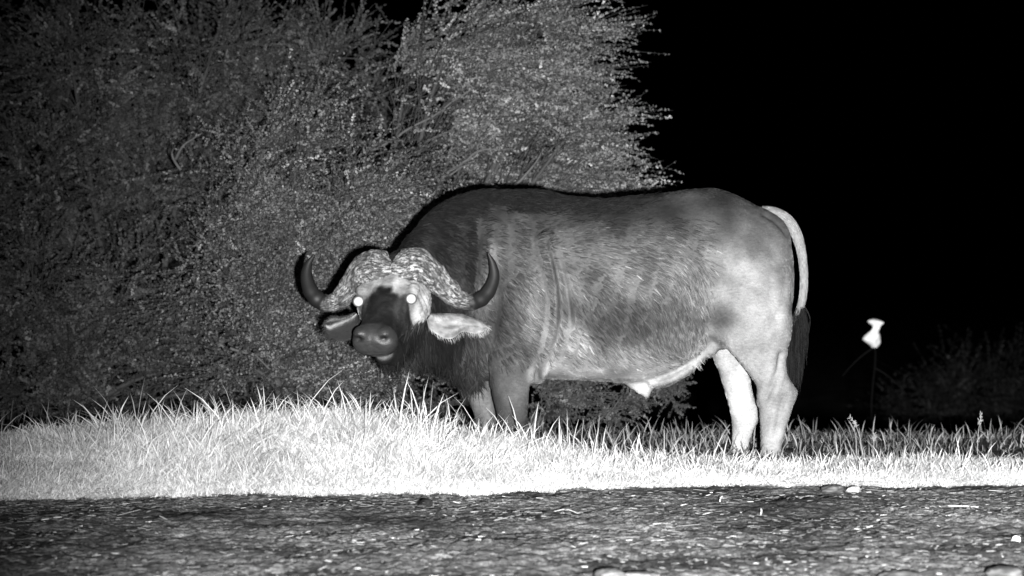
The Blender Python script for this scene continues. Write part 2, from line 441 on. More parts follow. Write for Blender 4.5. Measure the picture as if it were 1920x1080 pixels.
FOLDS = []
def off_folds(px, py):
    return np.min([sstep(5, 10, seg_dist(px, py, l)) for l in FOLDS], axis=0)
def sculpt(me):
    V, N = mesh_arrays(me); D = np.zeros(len(V))
    px, py = side_px(V); s, r, u = head_coords(V)
    nohead = sstep(0.42, 0.5, np.linalg.norm(V - HO, axis=1)); near = (V[:, 1] < 14.98) * nohead
    def crease(line, depth, w, side=near):
        nonlocal D
        l = smooth_path(line, 4 * len(line)); d = seg_dist(px, py, l)
        if depth > .0075: FOLDS.append(l)
        D += side * (-depth * np.exp(-(d / w) ** 2) + 0.55 * depth * np.exp(-((d - 2.4 * w) / (1.3 * w)) ** 2))
    def swell(x, y, rx, ry, h):
        nonlocal D
        D += near * h * np.exp(-((px - x) / rx) ** 2 - ((py - y) / ry) ** 2)
    crease([(1022, 455), (1034, 500), (1042, 550), (1040, 610), (1026, 660), (1006, 705)], .042, 5)
    crease([(1040, 470), (1056, 520), (1066, 575), (1070, 610)], .018, 5)
    crease([(1082, 610), (1078, 650), (1064, 690)], .007, 5)
    crease([(1098, 620), (1100, 660), (1090, 690)], .004, 5)
    crease([(915, 470), (928, 520), (934, 580), (925, 640)], .007, 7)
    crease([(893, 420), (897, 470), (890, 540), (880, 590)], .012, 7)
    crease([(925, 430), (918, 480), (905, 540), (898, 590)], .009, 6)
    crease([(1335, 640), (1352, 655), (1375, 680), (1400, 708)], .010, 6)
    crease([(1466, 665), (1460, 695), (1448, 725), (1438, 748)], .013, 5); swell(1488, 735, 12, 16, .012); swell(1432, 765, 12, 30, .006)
    crease([(1472, 745), (1464, 775), (1458, 810)], .009, 5)
    crease([(1478, 520), (1470, 560), (1455, 600)], .006, 7)
    crease([(1440, 398), (1462, 412), (1480, 440)], .008, 5)
    crease([(912, 655), (935, 648), (955, 640)], .006, 4)
    for k in range(5):
        crease([(866, 690 + 14 * k), (888, 700 + 14 * k), (915, 700 + 15 * k)], .004, 4, (V[:, 1] >= 14.98) * nohead)
    swell(1345, 395, 26, 22, .022); swell(1295, 450, 40, 50, -.022); swell(1476, 440, 16, 22, .014); swell(1345, 610, 40, 30, -.012)
    swell(975, 470, 18, 80, .014); swell(940, 620, 30, 45, .016); swell(1000, 590, 22, 60, .016); swell(1400, 600, 50, 60, .012); swell(1450, 560, 14, 70, -.010)
    rb = np.exp(-((px - 1180) / 90) ** 2 - ((py - 545) / 75) ** 2); D += near * rb * .0025 * np.sin((px + .25 * (py - 545)) * 2 * pi / 34)
    p3 = V * 1.0
    D += nohead * (0.006 * fbm(p3 * 6, 2, 4) + 0.0022 * fbm(p3 * 22, 2, 6))
    # throat folds
    thr = np.exp(-(((px - 850) / 55) ** 2 + ((py - 630) / 70) ** 2)) * nohead
    D += thr * 0.012 * np.sin(px * 0.33 + 1.5 * np.sin(py * .03))
    # face
    def dent(s0, r0, u0, rad, dep):
        nonlocal D
        D += dep * np.exp(-(((s - s0) / rad[0]) ** 2 + ((np.abs(r) - r0) / rad[1]) ** 2 + ((u - u0) / rad[2]) ** 2))
    dent(.350, .066, .026, (.024, .022, .016), -.034)      # nostrils
    dent(.05, .10, .07, (.07, .03, .05), -.012)
    dent(.34, 0, -.058, (.05, .06, .008), -.008)          # mouth line
    dent(.30, .11, -.075, (.07, .03, .009), -.006)
    dent(.37, 0, .0, (.03, .006, .04), -.004)
    dent(0.0, .157, .03, (.028, .03, .02), -.010)
    ck = np.exp(-((s + .06) / .09) ** 2) * sstep(.08, .14, np.abs(r)) * (np.linalg.norm(V - HO, axis=1) < .36)
    D += ck * (.004 * np.sin(s * 210 + 3 * fbm(V * 12, 2, 7)) + .003 * fbm(V * 30, 2, 8)) + (np.linalg.norm(V - HO, axis=1) < .36) * (s < .26) * .003 * fbm(V * 24, 3, 12)
    for k in range(5):
        dent(.05 + .03 * k, .115, -.02 - .01 * k, (.006, .03, .07), -.003)
    V = V + N * D[:, None]
    me.vertices.foreach_set('co', V.astype(np.float32).ravel()); me.update()
    return V
def relax(me):
    V, N = mesh_arrays(me); E = np.empty(len(me.edges) * 2, np.int32); me.edges.foreach_get('vertices', E); E = E.reshape(-1, 2)
    px, py = side_px(V)
    w = sstep(.42, .5, np.linalg.norm(V - HO, axis=1)) * (1 - .93 * sstep(640, 690, py)) * .6
    I = np.concatenate([E[:, 0], E[:, 1]]); J = np.concatenate([E[:, 1], E[:, 0]]); deg = np.bincount(I, minlength=len(V)).clip(1)
    for _ in range(70):
        avg = np.stack([np.bincount(I, V[J, k], len(V)) for k in range(3)], -1) / deg[:, None]
        V = V + (avg - V) * w[:, None]
    me.vertices.foreach_set('co', V.astype(np.float32).ravel()); me.update()
relax(body_me)
V = sculpt(body_me)

def coat(V):
    px, py = side_px(V); s, r, u = head_coords(V)
    n = fbm(V * 7, 3, 21); jx = px + 22 * fbm(V * 5, 3, 31); jy = py + 16 * fbm(V * 5, 3, 41)
    a = np.full(len(V), 0.104)
    def g(x, y, rx, ry, val, w=1.0, mask=1.0):
        nonlocal a
        k = w * mask * np.exp(-(((jx - x) / rx) ** 2 + ((jy - y) / ry) ** 2)); a = a * (1 - k) + val * k
    far = (V[:, 1] > 15.02)
    a = np.where(px > 1250, a + 0.07 * sstep(1250, 1380, px) * sstep(400, 500, py), a)
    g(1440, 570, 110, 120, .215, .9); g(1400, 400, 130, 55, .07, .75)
    g(1150, 380, 300, 66, .026, .95); g(950, 395, 80, 45, .045, .75)  # upper back darkened: dark hair plus light falloff put into the colour
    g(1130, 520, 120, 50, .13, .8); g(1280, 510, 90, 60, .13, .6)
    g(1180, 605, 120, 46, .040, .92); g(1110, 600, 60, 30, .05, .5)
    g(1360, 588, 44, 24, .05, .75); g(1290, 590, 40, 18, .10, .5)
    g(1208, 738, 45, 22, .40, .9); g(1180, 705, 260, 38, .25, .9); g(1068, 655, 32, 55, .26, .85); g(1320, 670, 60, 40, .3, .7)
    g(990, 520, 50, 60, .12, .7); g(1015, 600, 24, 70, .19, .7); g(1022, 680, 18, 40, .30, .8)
    g(955, 590, 50, 60, .042, .85)
    a = np.where(py > 620, a * (1 - 0.45 * sstep(620, 680, py) * (1 - sstep(985, 1000, px)) * sstep(900, 915, px)), a)
    g(970, 690, 30, 60, .085, .7, ~far)
    g(1455, 740, 90, 150, .21, .8, ~far); g(1390, 740, 90, 170, .34, .95, far)
    a = np.where(far & (px > 1000) & (py > 640), np.maximum(a, .30), a)
    g(905, 760, 45, 70, .32, .9, far)
    # dark neck and throat
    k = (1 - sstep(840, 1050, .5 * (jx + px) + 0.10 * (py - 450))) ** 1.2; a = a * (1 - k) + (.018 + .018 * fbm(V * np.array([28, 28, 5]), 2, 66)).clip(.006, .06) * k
    g(905, 700, 30, 45, .07, .7)
    k = np.exp(-((jx - 905) / 12) ** 2) * sstep(430, 470, py) * (1 - sstep(560, 620, py)); a = a * (1 - .6 * k) + .16 * .6 * k
    a *= 1 - 0.6 * sstep(0.0, 1.0, np.clip((372 + 0 * px - py) / 12, 0, 1)) * (px < 1250)  # dark rim along the back, hair and falloff both in the colour
    # head markings
    hd = 1 - sstep(.30, .36, np.linalg.norm(np.stack([np.clip(s, -.5, 0) * 1.5, r * .9, u * .9], -1), axis=1))
    hd = hd * sstep(-.30, -.22, s)
    nn = 0.02 * fbm(V * 18, 3, 51)
    f = np.full(len(V), .30)
    f *= 0.8 + 0.5 * fbm(V * 14, 2, 61).clip(-.5, .6)
    bridge = (1 - sstep(.7, 1.25, np.abs(r + nn * .5) / (.010 + .45 * np.clip(s + .05, 0, .08)))) * sstep(-.035, .02, s + nn); f = f * (1 - bridge) + .012 * bridge
    lower = sstep(.035, .075, s + nn - .05 * sstep(.115, .14, r) + .02 * sstep(.115, .14, -r) + .02 * np.exp(-((np.abs(r) - .11) / .02) ** 2)); 
    stripe = np.exp(-((np.abs(r) - .088) / .014) ** 2) * (1 - sstep(.10, .22, s)) + .7 * np.exp(-((np.abs(r) - .112) / .008) ** 2) * (1 - sstep(.12, .25, s)) + .35 * fbm(V * 22, 3, 77).clip(0, 1)
    f = f * (1 - lower) + (.016 + .06 * stripe) * lower
    under = 1 - sstep(-.165, -.115, u + nn); f = f * (1 - under) + .012 * under
    pad = sstep(.275, .295, s + .3 * nn) * sstep(-.085, -.065, u + .3 * nn); f = f * (1 - pad) + .042 * pad
    lip = sstep(.27, .30, s) * (1 - sstep(-.085, -.075, u)) * sstep(-.145, -.125, u) * (1 - sstep(.035, .05, np.abs(r - .028 + .3 * nn))); f = f * (1 - lip) + .10 * lip
    nos = np.exp(-(((s - .352) / .03) ** 2 + ((np.abs(r) - .066) / .022) ** 2 + ((u - .026) / .016) ** 2)); f = f * (1 - nos) + .006 * nos
    back = 1 - sstep(-.22, -.15, s); f = f * (1 - back) + .02 * back
    a = a * (1 - hd) + f * hd
    a *= 1 + 0.35 * n
    return np.clip(.205 * (np.maximum(a, .001) / .22) ** 1.32, .004, .6)
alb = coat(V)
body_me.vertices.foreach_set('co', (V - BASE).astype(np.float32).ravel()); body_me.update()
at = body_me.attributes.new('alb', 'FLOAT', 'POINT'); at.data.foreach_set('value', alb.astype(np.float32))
sH, rH, uH = head_coords(V)
at = body_me.attributes.new('wet', 'FLOAT', 'POINT'); at.data.foreach_set('value', (sstep(.27, .30, sH) * (np.abs(rH) < .2) * sstep(-.16, -.1, uH)).astype(np.float32))
body_me.polygons.foreach_set('use_smooth', np.ones(len(body_me.polygons), bool))
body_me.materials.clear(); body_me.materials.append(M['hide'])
body = bpy.data.objects.new('body', body_me); COL.objects.link(body); body.parent = buff

# ---- hair
body_me.calc_loop_triangles()
TRI = np.empty(len(body_me.loop_triangles) * 3, np.int32); body_me.loop_triangles.foreach_get('vertices', TRI); TRI = TRI.reshape(-1, 3)
_, VN = mesh_arrays(body_me)
def sample(rng, n, weight):
    a, b, c = V[TRI[:, 0]], V[TRI[:, 1]], V[TRI[:, 2]]
    ar = np.linalg.norm(np.cross(b - a, c - a), axis=1) * weight((a + b + c) / 3, norm(VN[TRI].mean(1)))
    cum = np.cumsum(ar); i = np.searchsorted(cum, rng.random(n) * cum[-1])
    u = rng.random((n, 2)); fl = u.sum(1) > 1; u[fl] = 1 - u[fl]
    w = np.stack([1 - u.sum(1), u[:, 0], u[:, 1]], -1)[..., None]
    return (V[TRI[i]] * w).sum(1), norm((VN[TRI[i]] * w).sum(1)), (alb[TRI[i]] * w[..., 0]).sum(1)

def add_hair(name, parent, P, R, A):
    n, k, _ = P.shape
    hc = bpy.data.hair_curves.new(name); hc.add_curves([k] * n)
    hc.attributes['position'].data.foreach_set('vector', (P - offset(parent)).astype(np.float32).ravel())
    ra = hc.attributes.get('radius') or hc.attributes.new('radius', 'FLOAT', 'POINT')
    ra.data.foreach_set('value', R.astype(np.float32).ravel())
    aa = hc.attributes.new('alb', 'FLOAT', 'CURVE'); aa.data.foreach_set('value', A.astype(np.float32).ravel())
    hc.materials.append(M['fur'])
    o = bpy.data.objects.new(name, hc); COL.objects.link(o); o.parent = parent
    return o

def comb(P):
    """direction the coat lies in"""
    px, py = side_px(P)
    ang = 0.12 + 0.75 * sstep(420, 560, py) + 0.22 * sstep(1150, 1300, px) - 0.1 * sstep(1350, 1450, px)
    neck = 1 - sstep(880, 930, px); ang = ang * (1 - neck) + neck * (0.35 + 0.9 * sstep(430, 600, py))
    leg = sstep(660, 720, py); ang = ang * (1 - leg) + leg * 1.4
    ang = ang + 0.35 * fbm(P * 4, 2, 71)
    return np.stack([np.cos(ang), np.zeros_like(ang), -np.sin(ang)], -1)

def strands(rng, P, N, A, length, lift, rad, k=5, tuft=1, spread=.004, jit=.2, taper=.25, hang=0.0):
    n = len(P)
    d = comb(P) + rng.normal(0, jit, (n, 3)); d = norm(d - N * (d * N).sum(1, keepdims=True))
    L = length * rng.uniform(.6, 1.3, n)
    if tuft > 1:
        off = rng.normal(0, spread, (n, tuft, 3)); off -= N[:, None] * (off * N[:, None]).sum(-1, keepdims=True)
        P, N, d = [np.repeat(q, tuft, 0) for q in (P, N, d)]; off = off.reshape(-1, 3)
        L = np.repeat(L, tuft) * rng.uniform(.8, 1.15, n * tuft)
        A = np.repeat(A * np.exp(rng.normal(-.2, .42, n)), tuft) * rng.uniform(.8, 1.2, n * tuft)
    else:
        off = np.zeros_like(P); A = A * rng.uniform(.5, 1.6, n)
    t = np.linspace(0, 1, k)[None, :, None]
    Q = P[:, None] - N[:, None] * .002 + off[:, None] * (1 - .85 * t) + L[:, None, None] * (d[:, None] * t + N[:, None] * lift * (t - .75 * t * t))
    Q[..., 2] -= hang * L[:, None] * (t[..., 0] ** 1.6)
    R = np.broadcast_to(rad * (1 - (1 - taper) * t[..., 0] ** 1.5), Q.shape[:2])
    return Q, R, np.clip(A, .004, .8)

rng = np.random.default_rng(5)
def w_flank(c, n):
    px, py = side_px(c)
    w = sstep(905, 950, px) * (1 - sstep(1290, 1350, px)) * (1 - sstep(650, 700, py)) * sstep(395, 440, py) * off_folds(px, py) * (1 - .6 * np.exp(-((px - 1055) / 20) ** 2) * sstep(440, 480, py))
    return w * np.where(n[:, 1] < .2, 1, .15) * (np.linalg.norm(c - HO, axis=1) > .45)
P, N, A = sample(rng, 18000, w_flank)
add_hair('flank_fur', buff, *strands(rng, P, N, A * 1.0, .046, .18, .0009, 5, 5, .0040, .16))
def w_short(c, n):
    px, py = side_px(c); s, r, u = head_coords(c)
    w = np.where(n[:, 1] < .3, 1, .12) * (.05 + .95 * off_folds(px, py)) * (1 - .9 * ((s > .24) & (np.abs(r) < .2)))
    return w
P, N, A = sample(rng, 110000, w_short)
add_hair('short_coat', buff, *strands(rng, P, N, A, .016, .35, .0006, 4, 1, 0, .35))
def w_neck(c, n):
    px, py = side_px(c)
    return (1 - sstep(870, 935, px)) * (np.linalg.norm(c - HO, axis=1) > .27) * (head_coords(c)[0] < .02) * np.where(n[:, 1] < .3, 1, .4) * (py < 720)
P, N, A = sample(rng, 12000, w_neck)
add_hair('neck_fur', buff, *strands(rng, P, N, A * .9, .05, .25, .0010, 5, 3, .004, .25))
def w_crest(c, n):
    px, py = side_px(c)
    return sstep(.6, .85, n[:, 2]) * sstep(1260, 1050, px) * (py < 470) * (px > 760) * (np.linalg.norm(c - HO, axis=1) > .3) * (.3 + sstep(1100, 850, px))
P, N, A = sample(rng, 9000, w_crest)
add_hair('mane', buff, *strands(rng, P, N, np.full(len(P), .008), .045, .5, .0012, 5, 2, .004, .35))
def w_throat(c, n):
    px, py = side_px(c); s, r, u = head_coords(c)
    return ((n[:, 2] < .1) & (px < 900) & (py > 600) & (py < 740) & (s < .22)) * 1.0 * (s < .1) + 2.0 * ((s > .2) & (s < .29) & (u < -.18))
P, N, A = sample(rng, 2600, w_throat)
add_hair('throat_hair', buff, *strands(rng, P, N, np.clip(A, .006, .022), .055, .3, .0012, 6, 3, .004, .35, hang=.7))

# ---- horns
def horn(sg, path):
    sp = smooth_path(path, 90); n = 40
    P = np.array([W(px, py, Y) for px, py, Y, _, _ in sp]); T = norm(np.gradient(P, axis=0))
    t = np.linspace(0, 1, len(P)); rings = []
    Bv = HU * 0.75 + np.array([0, -.35, 0]); 
    for i in range(len(P)):
        A = norm(np.cross(T[i], norm(Bv))); B = np.cross(A, T[i])
        rings.append(ring(P[i], A, sp[i, 3], B, sp[i, 4], 2.1, n))
    Vh, Q, Tt = loft(rings)
    ht = np.concatenate([np.repeat(t, n), [0, 1]])
    rough = (1 - sstep(.45, .62, ht))
    c = np.concatenate([np.repeat(P, n, 0), P[:1], P[-1:]]); d = norm(Vh - c)
    disp = rough * (.009 * fbm(Vh * 22, 3, 81) + .006 * np.minimum(fbm(Vh * 60, 2, 83), .2)) + .0025 * np.sin(ht * 90) * sstep(.35, .5, ht) * (1 - sstep(.6, .8, ht))
    Vh = Vh + d * disp[:, None]
    put('horn', Vh, Q, Tt, M['horn'], buff, True, {'horn_t': ht, 'horn_a': np.concatenate([np.tile(np.arange(n) * 2 * pi / n, len(P)), [0, 0]])})
horn(1, [(743, 503, 14.43, .06, .04), (754, 501, 14.41, .100, .068), (782, 499, 14.42, .104, .078), (812, 518, 14.46, .078, .066), (838, 544, 14.50, .062, .057), (864, 562, 14.52, .050, .050),
         (892, 565, 14.51, .043, .043), (914, 549, 14.47, .038, .038), (926, 521, 14.43, .030, .030), (924, 496, 14.40, .020, .020), (915, 474, 14.37, .004, .004)])
horn(-1, [(730, 504, 14.43, .06, .04), (719, 503, 14.42, .098, .068), (694, 503, 14.46, .104, .078), (668, 522, 14.52, .080, .066), (648, 550, 14.57, .058, .052), (627, 566, 14.60, .046, .045),
          (603, 566, 14.60, .046, .046), (584, 548, 14.57, .042, .042), (575, 520, 14.52, .033, .033), (578, 496, 14.48, .021, .021), (589, 478, 14.45, .004, .004)])

# ---- eyes
def sphere(c, r, nu=20, nv=12):
    R = [ring(c + ZA * r * k, XA, r * math.sqrt(1 - k * k), YA, r * math.sqrt(1 - k * k), 2, nu) for k in np.cos(np.linspace(pi - .15, .15, nv))]
    return loft(R)
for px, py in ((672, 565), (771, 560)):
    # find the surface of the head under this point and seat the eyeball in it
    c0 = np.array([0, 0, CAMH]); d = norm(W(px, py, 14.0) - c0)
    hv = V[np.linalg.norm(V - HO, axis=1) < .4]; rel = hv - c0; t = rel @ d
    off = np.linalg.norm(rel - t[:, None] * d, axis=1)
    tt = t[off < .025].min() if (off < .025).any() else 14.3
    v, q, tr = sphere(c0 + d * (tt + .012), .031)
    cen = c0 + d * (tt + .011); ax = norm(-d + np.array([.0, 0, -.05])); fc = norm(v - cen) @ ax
    put('eye', v, q, tr, M['eye'], buff, True, {'shine': sstep(.40, 1.0, fc) ** 1.5})  # painted glow, fading from the centre of the eye

# ---- ears
def ear(path, dark, fringe_down, seed):
    """path rows: px, py, Y, half width up, half width down"""
    rng = np.random.default_rng(seed)
    nu, nv = 34, 17
    sp = smooth_path(path, nu); sp[:, 3:] *= .88; P = np.array([W(a, b, c) for a, b, c, _, _ in sp]); T = norm(np.gradient(P, axis=0))
    F = np.array([0, -1.0, 0]); v = np.linspace(-1, 1, nv)
    Vv = []; Bk = []; al = []
    for i in range(nu):
        S = norm(np.cross(F, T[i])); S = S if S[2] > 0 else -S
        w = np.where(v > 0, sp[i, 3], sp[i, 4]) * v
        u = i / (nu - 1)
        wave = .006 * np.sin(9 * u + 2.5 * v) * u
        cup = .05 * (np.abs(v) ** 1.7) * (1 - .6 * u) - .012 + wave
        fr = P[i] + w[:, None] * S + cup[:, None] * F
        Vv.append(fr); Bk.append(fr - F * (.010 * (1 - np.abs(v) ** 2) + .003)[:, None])
        ln = np.exp(-((v + .25 - .5 * (u - .5)) / .10) ** 2) * .8 * (u > .15) * (u < .8)
        al.append((.19 * (1 - ln * .5)) * (1 - .65 * sstep(.55, 1.0, v)) * (1 + .5 * fbm(fr * 40, 2, 3)) * (1 - .6 * np.exp(-((u - .45) / .12) ** 2 - ((v + .75) / .25) ** 2)))
    Vv = np.array(Vv); Bk = np.array(Bk); al = np.array(al)
    if dark:  # left ear: unlit side painted as a darker colour, with pale stripes
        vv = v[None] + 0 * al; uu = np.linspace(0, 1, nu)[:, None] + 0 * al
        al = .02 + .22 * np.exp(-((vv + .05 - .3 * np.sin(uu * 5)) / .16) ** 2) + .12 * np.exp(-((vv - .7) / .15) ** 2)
    n = nu * nv; idx = np.arange(n).reshape(nu, nv)
    f = np.stack([idx[:-1, :-1], idx[:-1, 1:], idx[1:, 1:], idx[1:, :-1]], -1).reshape(-1, 4)
    b = f[:, ::-1] + n
    rim = np.concatenate([idx[0, :], idx[1:, -1], idx[-1, -2::-1], idx[-2:0:-1, 0]]); r2 = np.roll(rim, -1)
    e = np.stack([rim, rim + n, r2 + n, r2], -1)
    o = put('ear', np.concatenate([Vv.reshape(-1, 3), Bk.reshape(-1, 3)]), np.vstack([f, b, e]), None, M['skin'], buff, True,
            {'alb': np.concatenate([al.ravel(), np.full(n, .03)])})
    # hair inside the ear and along its edges
    def hair(i, j, dirs, L, A):
        p = Vv[i, j]; k = 5; t = np.linspace(0, 1, k)[None, :, None]
        return p[:, None] + dirs[:, None] * L[:, None, None] * t + np.array([0, 0, -1.0]) * (t ** 2) * L[:, None, None] * .3, A
    m = 700; i = rng.integers(2, nu, m); j = rng.integers(0, nv, m)
    edge = rng.random(m) < .45; j = np.where(edge, np.where(rng.random(m) < .7, 0, nv - 1), j)
    dirs = T[i] * .7 + F * .25 + rng.normal(0, .25, (m, 3)); S_ = np.where((j == 0)[:, None], np.array([0, 0, -.8]), np.array([0, 0, .35])); dirs = norm(dirs + S_ * edge[:, None])
    Q, A = hair(i, j, dirs, rng.uniform(.010, .028, m), al[i, j] * rng.uniform(.6, 1.4, m))
    t = np.linspace(0, 1, 5)[None]; add_hair('ear_fringe', o, Q, np.broadcast_to(.0009 * (1 - .7 * t), Q.shape[:2]), A)
ear([(806, 590, 14.46, .012, .035), (820, 598, 14.44, .036, .080), (842, 603, 14.42, .050, .105), (858, 605, 14.41, .052, .085), (870, 607, 14.41, .050, .048), (890, 610, 14.40, .040, .050), (904, 612, 14.40, .024, .036), (914, 613, 14.40, .006, .006)], False, True, 1)
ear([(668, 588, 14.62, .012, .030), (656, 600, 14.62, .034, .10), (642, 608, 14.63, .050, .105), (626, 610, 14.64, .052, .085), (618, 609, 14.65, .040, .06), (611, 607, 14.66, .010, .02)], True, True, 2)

# ---- tail
tp = [(1428, 396, 15.0, .030), (1452, 400, 15.0, .033), (1475, 413, 15.0, .033), (1492, 437, 14.99, .030), (1502, 470, 14.98, .025), (1507, 510, 14.97, .022), (1506, 550, 14.97, .020), (1499, 582, 14.97, .019), (1491, 608, 14.97, .018), (1487, 640, 14.97, .014), (1487, 690, 14.97, .008)]
sp = smooth_path(tp, 70); TP = np.array([W(a, b, c) for a, b, c, _ in sp])
tv, tq = tubes(TP[None], sp[None, :, 3], 16)
ta = np.interp(sp[:, 1], [395, 410, 560, 590, 610], [.13, .17, .17, .10, .012])
tv = tv + norm(tv - np.repeat(TP, 16, 0)) * (.003 * fbm(tv * 30, 2, 3))[:, None]
tail = put('tail', tv, tq, None, M['skin'], buff, True, {'alb': np.repeat(ta, 16)})
rng = np.random.default_rng(9)
m = 5000; i = rng.integers(2, 56, m); rd = norm(np.cross(rng.normal(0, 1, (m, 3)), norm(np.gradient(TP, axis=0))[i])); tk = np.linspace(0, 1, 4)[None, :, None]
tl = rng.uniform(.010, .024, m)[:, None, None] * (1 + (i[:, None, None] > 35) * .6)
Qt = TP[i][:, None] + rd[:, None] * sp[i, 3][:, None, None] * .97 + tl * (rd[:, None] * .08 * tk + norm(np.gradient(TP, axis=0))[i][:, None] * tk)
add_hair('tail_hair', tail, Qt, np.broadcast_to(.0009 * (1 - .7 * tk[..., 0]), Qt.shape[:2]), ta[i] * np.exp(rng.normal(-.1, .45, m)))
m = 1500; i = rng.integers(46, 66, m); k = 8; t = np.linspace(0, 1, k)[None, :, None]
rad = norm(rng.normal(0, 1, (m, 3)) * np.array([1, 1, .2])) * rng.uniform(0, 1, (m, 1)) ** .5
L = rng.uniform(.08, .30, m)[:, None, None]
Q = TP[i][:, None] + rad[:, None] * (.014 + .040 * np.sin(np.minimum(t * 1.25, 1) * pi * .75)) + np.array([.01, 0, -1.0]) * L * t
Q[..., 2] = np.maximum(Q[..., 2], W(0, 745, 14.97)[2] + rng.uniform(0, .12, (m, 1)))
add_hair('tail_tuft', tail, Q, np.broadcast_to(.0014 * (1 - .6 * t[..., 0]), Q.shape[:2]), rng.choice([.002, .004, .006, .014], m))

# ------------------------------------------------------------------ grass
def blades(rng, X, Y, H, Wd, lean, alb, bend=.5):
    n = len(X); az = rng.uniform(0, 2 * pi, n); d = np.stack([np.cos(az), np.sin(az), np.zeros(n)], -1)
    sd = rng.uniform(0, 2 * pi, n); s = np.stack([np.cos(sd), np.sin(sd), np.zeros(n)], -1)
    base = np.stack([X, Y, ground_h(X, Y) - .01], -1)
    t = np.array([0, .38, .72, 1.0])[None, :, None]
    ln = lean[:, None, None]
    up = np.array([0, 0, 1.0])
    P = base[:, None] + H[:, None, None] * (up * (t - bend * ln * .55 * t ** 2.2) + d[:, None] * ln * (t * .35 + .65 * t ** 2))
    w = Wd[:, None, None] * np.array([.8, 1.0, .75])[None, :, None]
    Lf = P[:, :3] - s[:, None] * w; Rt = P[:, :3] + s[:, None] * w
    Vv = np.concatenate([np.stack([Lf, Rt], 2).reshape(n, 6, 3), P[:, 3:]], 1)
    b = (np.arange(n) * 7)[:, None]
    Q = np.concatenate([b + np.array([0, 1, 3, 2]), b + np.array([2, 3, 5, 4])], 0); T = b + np.array([4, 5, 6])
    return Vv.reshape(-1, 3), Q, T, np.repeat(alb, 7)

def collect(lst):
    V_ = []; Q_ = []; T_ = []; A_ = []; n = 0
    for v, q, t, a in lst:
        V_.append(v); Q_.append(q + n); T_.append(t + n); A_.append(a); n += len(v)
    return np.vstack(V_), np.vstack(Q_), np.vstack(T_), np.concatenate(A_)

def build_grass():
    rng = np.random.default_rng(11); out = []
    def patch(n, y0, y1, hmin, hmax, w0, w1, lean, alb, xr=2.75, clump=True):
        X = rng.uniform(-xr, xr, n); Y = rng.uniform(0, 1, n) * (y1 - y0) + y0
        if y0 < 12: Y = edge_y(X) + .01 + rng.uniform(0, 1, n) * (y1 - edge_y(X))
        p = np.stack([X, Y, 0 * X], -1); cl = fbm(p * 2.2, 2, 33)
        if clump:
            keep = rng.random(n) < .65 + .45 * cl; X, Y, cl, p = X[keep], Y[keep], cl[keep], p[keep]
        m = len(X)
        side = 1 - .40 * sstep(-.6, 1.0, X)
        H = rng.uniform(hmin, hmax, m) * (1 + .35 * cl) * side * (0.55 + .45 * sstep(0, .25, Y - edge_y(X)))
        A = rng.choice(alb, m) * rng.uniform(.75, 1.2, m) * (1 + .25 * fbm(p * 5, 2, 44))
        out.append(blades(rng, X, Y, H, rng.uniform(w0, w1, m), rng.uniform(lean[0], lean[1], m), A))
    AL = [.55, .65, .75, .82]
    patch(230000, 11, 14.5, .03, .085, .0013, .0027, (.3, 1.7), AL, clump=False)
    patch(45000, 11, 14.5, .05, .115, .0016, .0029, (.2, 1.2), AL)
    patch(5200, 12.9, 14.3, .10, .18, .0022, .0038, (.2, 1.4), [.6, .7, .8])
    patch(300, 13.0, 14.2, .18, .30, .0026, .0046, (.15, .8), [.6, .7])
    patch(13000, 14.3, 18.0, .05, .15, .0022, .0042, (.2, 1.3), [.10, .16, .24, .34], xr=3.6)  # behind the crest: its shade put into darker blade colours
    patch(1500, 14.3, 17.4, .15, .27, .0028, .0045, (.1, .8), [.2, .28, .36], xr=3.6)  # longer blades there, shade in the colour too
    v, q, t, a = collect(out)
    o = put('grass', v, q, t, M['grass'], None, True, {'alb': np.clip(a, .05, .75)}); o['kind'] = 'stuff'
    tag(o, 'bright pale grass bank with longer blades around the legs of the buffalo', 'grass')
build_grass()

def build_straw():
    rng = np.random.default_rng(13); n = 17000
    X = rng.uniform(-2.6, 2.6, n); Y = rng.uniform(8.8, 12.7, n); k = Y < edge_y(X) - .02
    cl = fbm(np.stack([X, Y, 0 * X], -1) * 1.6, 2, 90); k &= rng.random(n) < .45 + .6 * cl
    X, Y = X[k], Y[k]; n = len(X)
    az = rng.normal(0, .8, n); L = rng.uniform(.005, .035, n) * (1 + 2.0 * (rng.random(n) < .06))
    d = np.stack([np.cos(az), np.sin(az)], -1)
    ts = np.linspace(-.5, .5, 4)
    PX = X[:, None] + d[:, :1] * L[:, None] * ts; PY = Y[:, None] + d[:, 1:] * L[:, None] * ts
    PZ = ground_h(X, Y)[:, None] + rng.uniform(.002, .010, (n, 1)) + 0 * PX + L[:, None] * rng.normal(0, .12, (n, 1)) * ts
    R = np.repeat(rng.uniform(.0008, .0026, n)[:, None], 4, 1) * np.array([.7, 1, 1, .6])
    v, q = tubes(np.stack([PX, PY, PZ], -1), R, 4)
    o = put('straw_litter', v, q, None, M['straw'], None, True, {'alb': np.repeat(rng.choice([.06, .1, .14, .2, .3, .45], n, p=[.32, .27, .22, .12, .05, .02]), 16)}); o['kind'] = 'stuff'
    tag(o, 'scattered bits of pale straw and leaf litter on the dark trampled earth', 'litter')
build_straw()

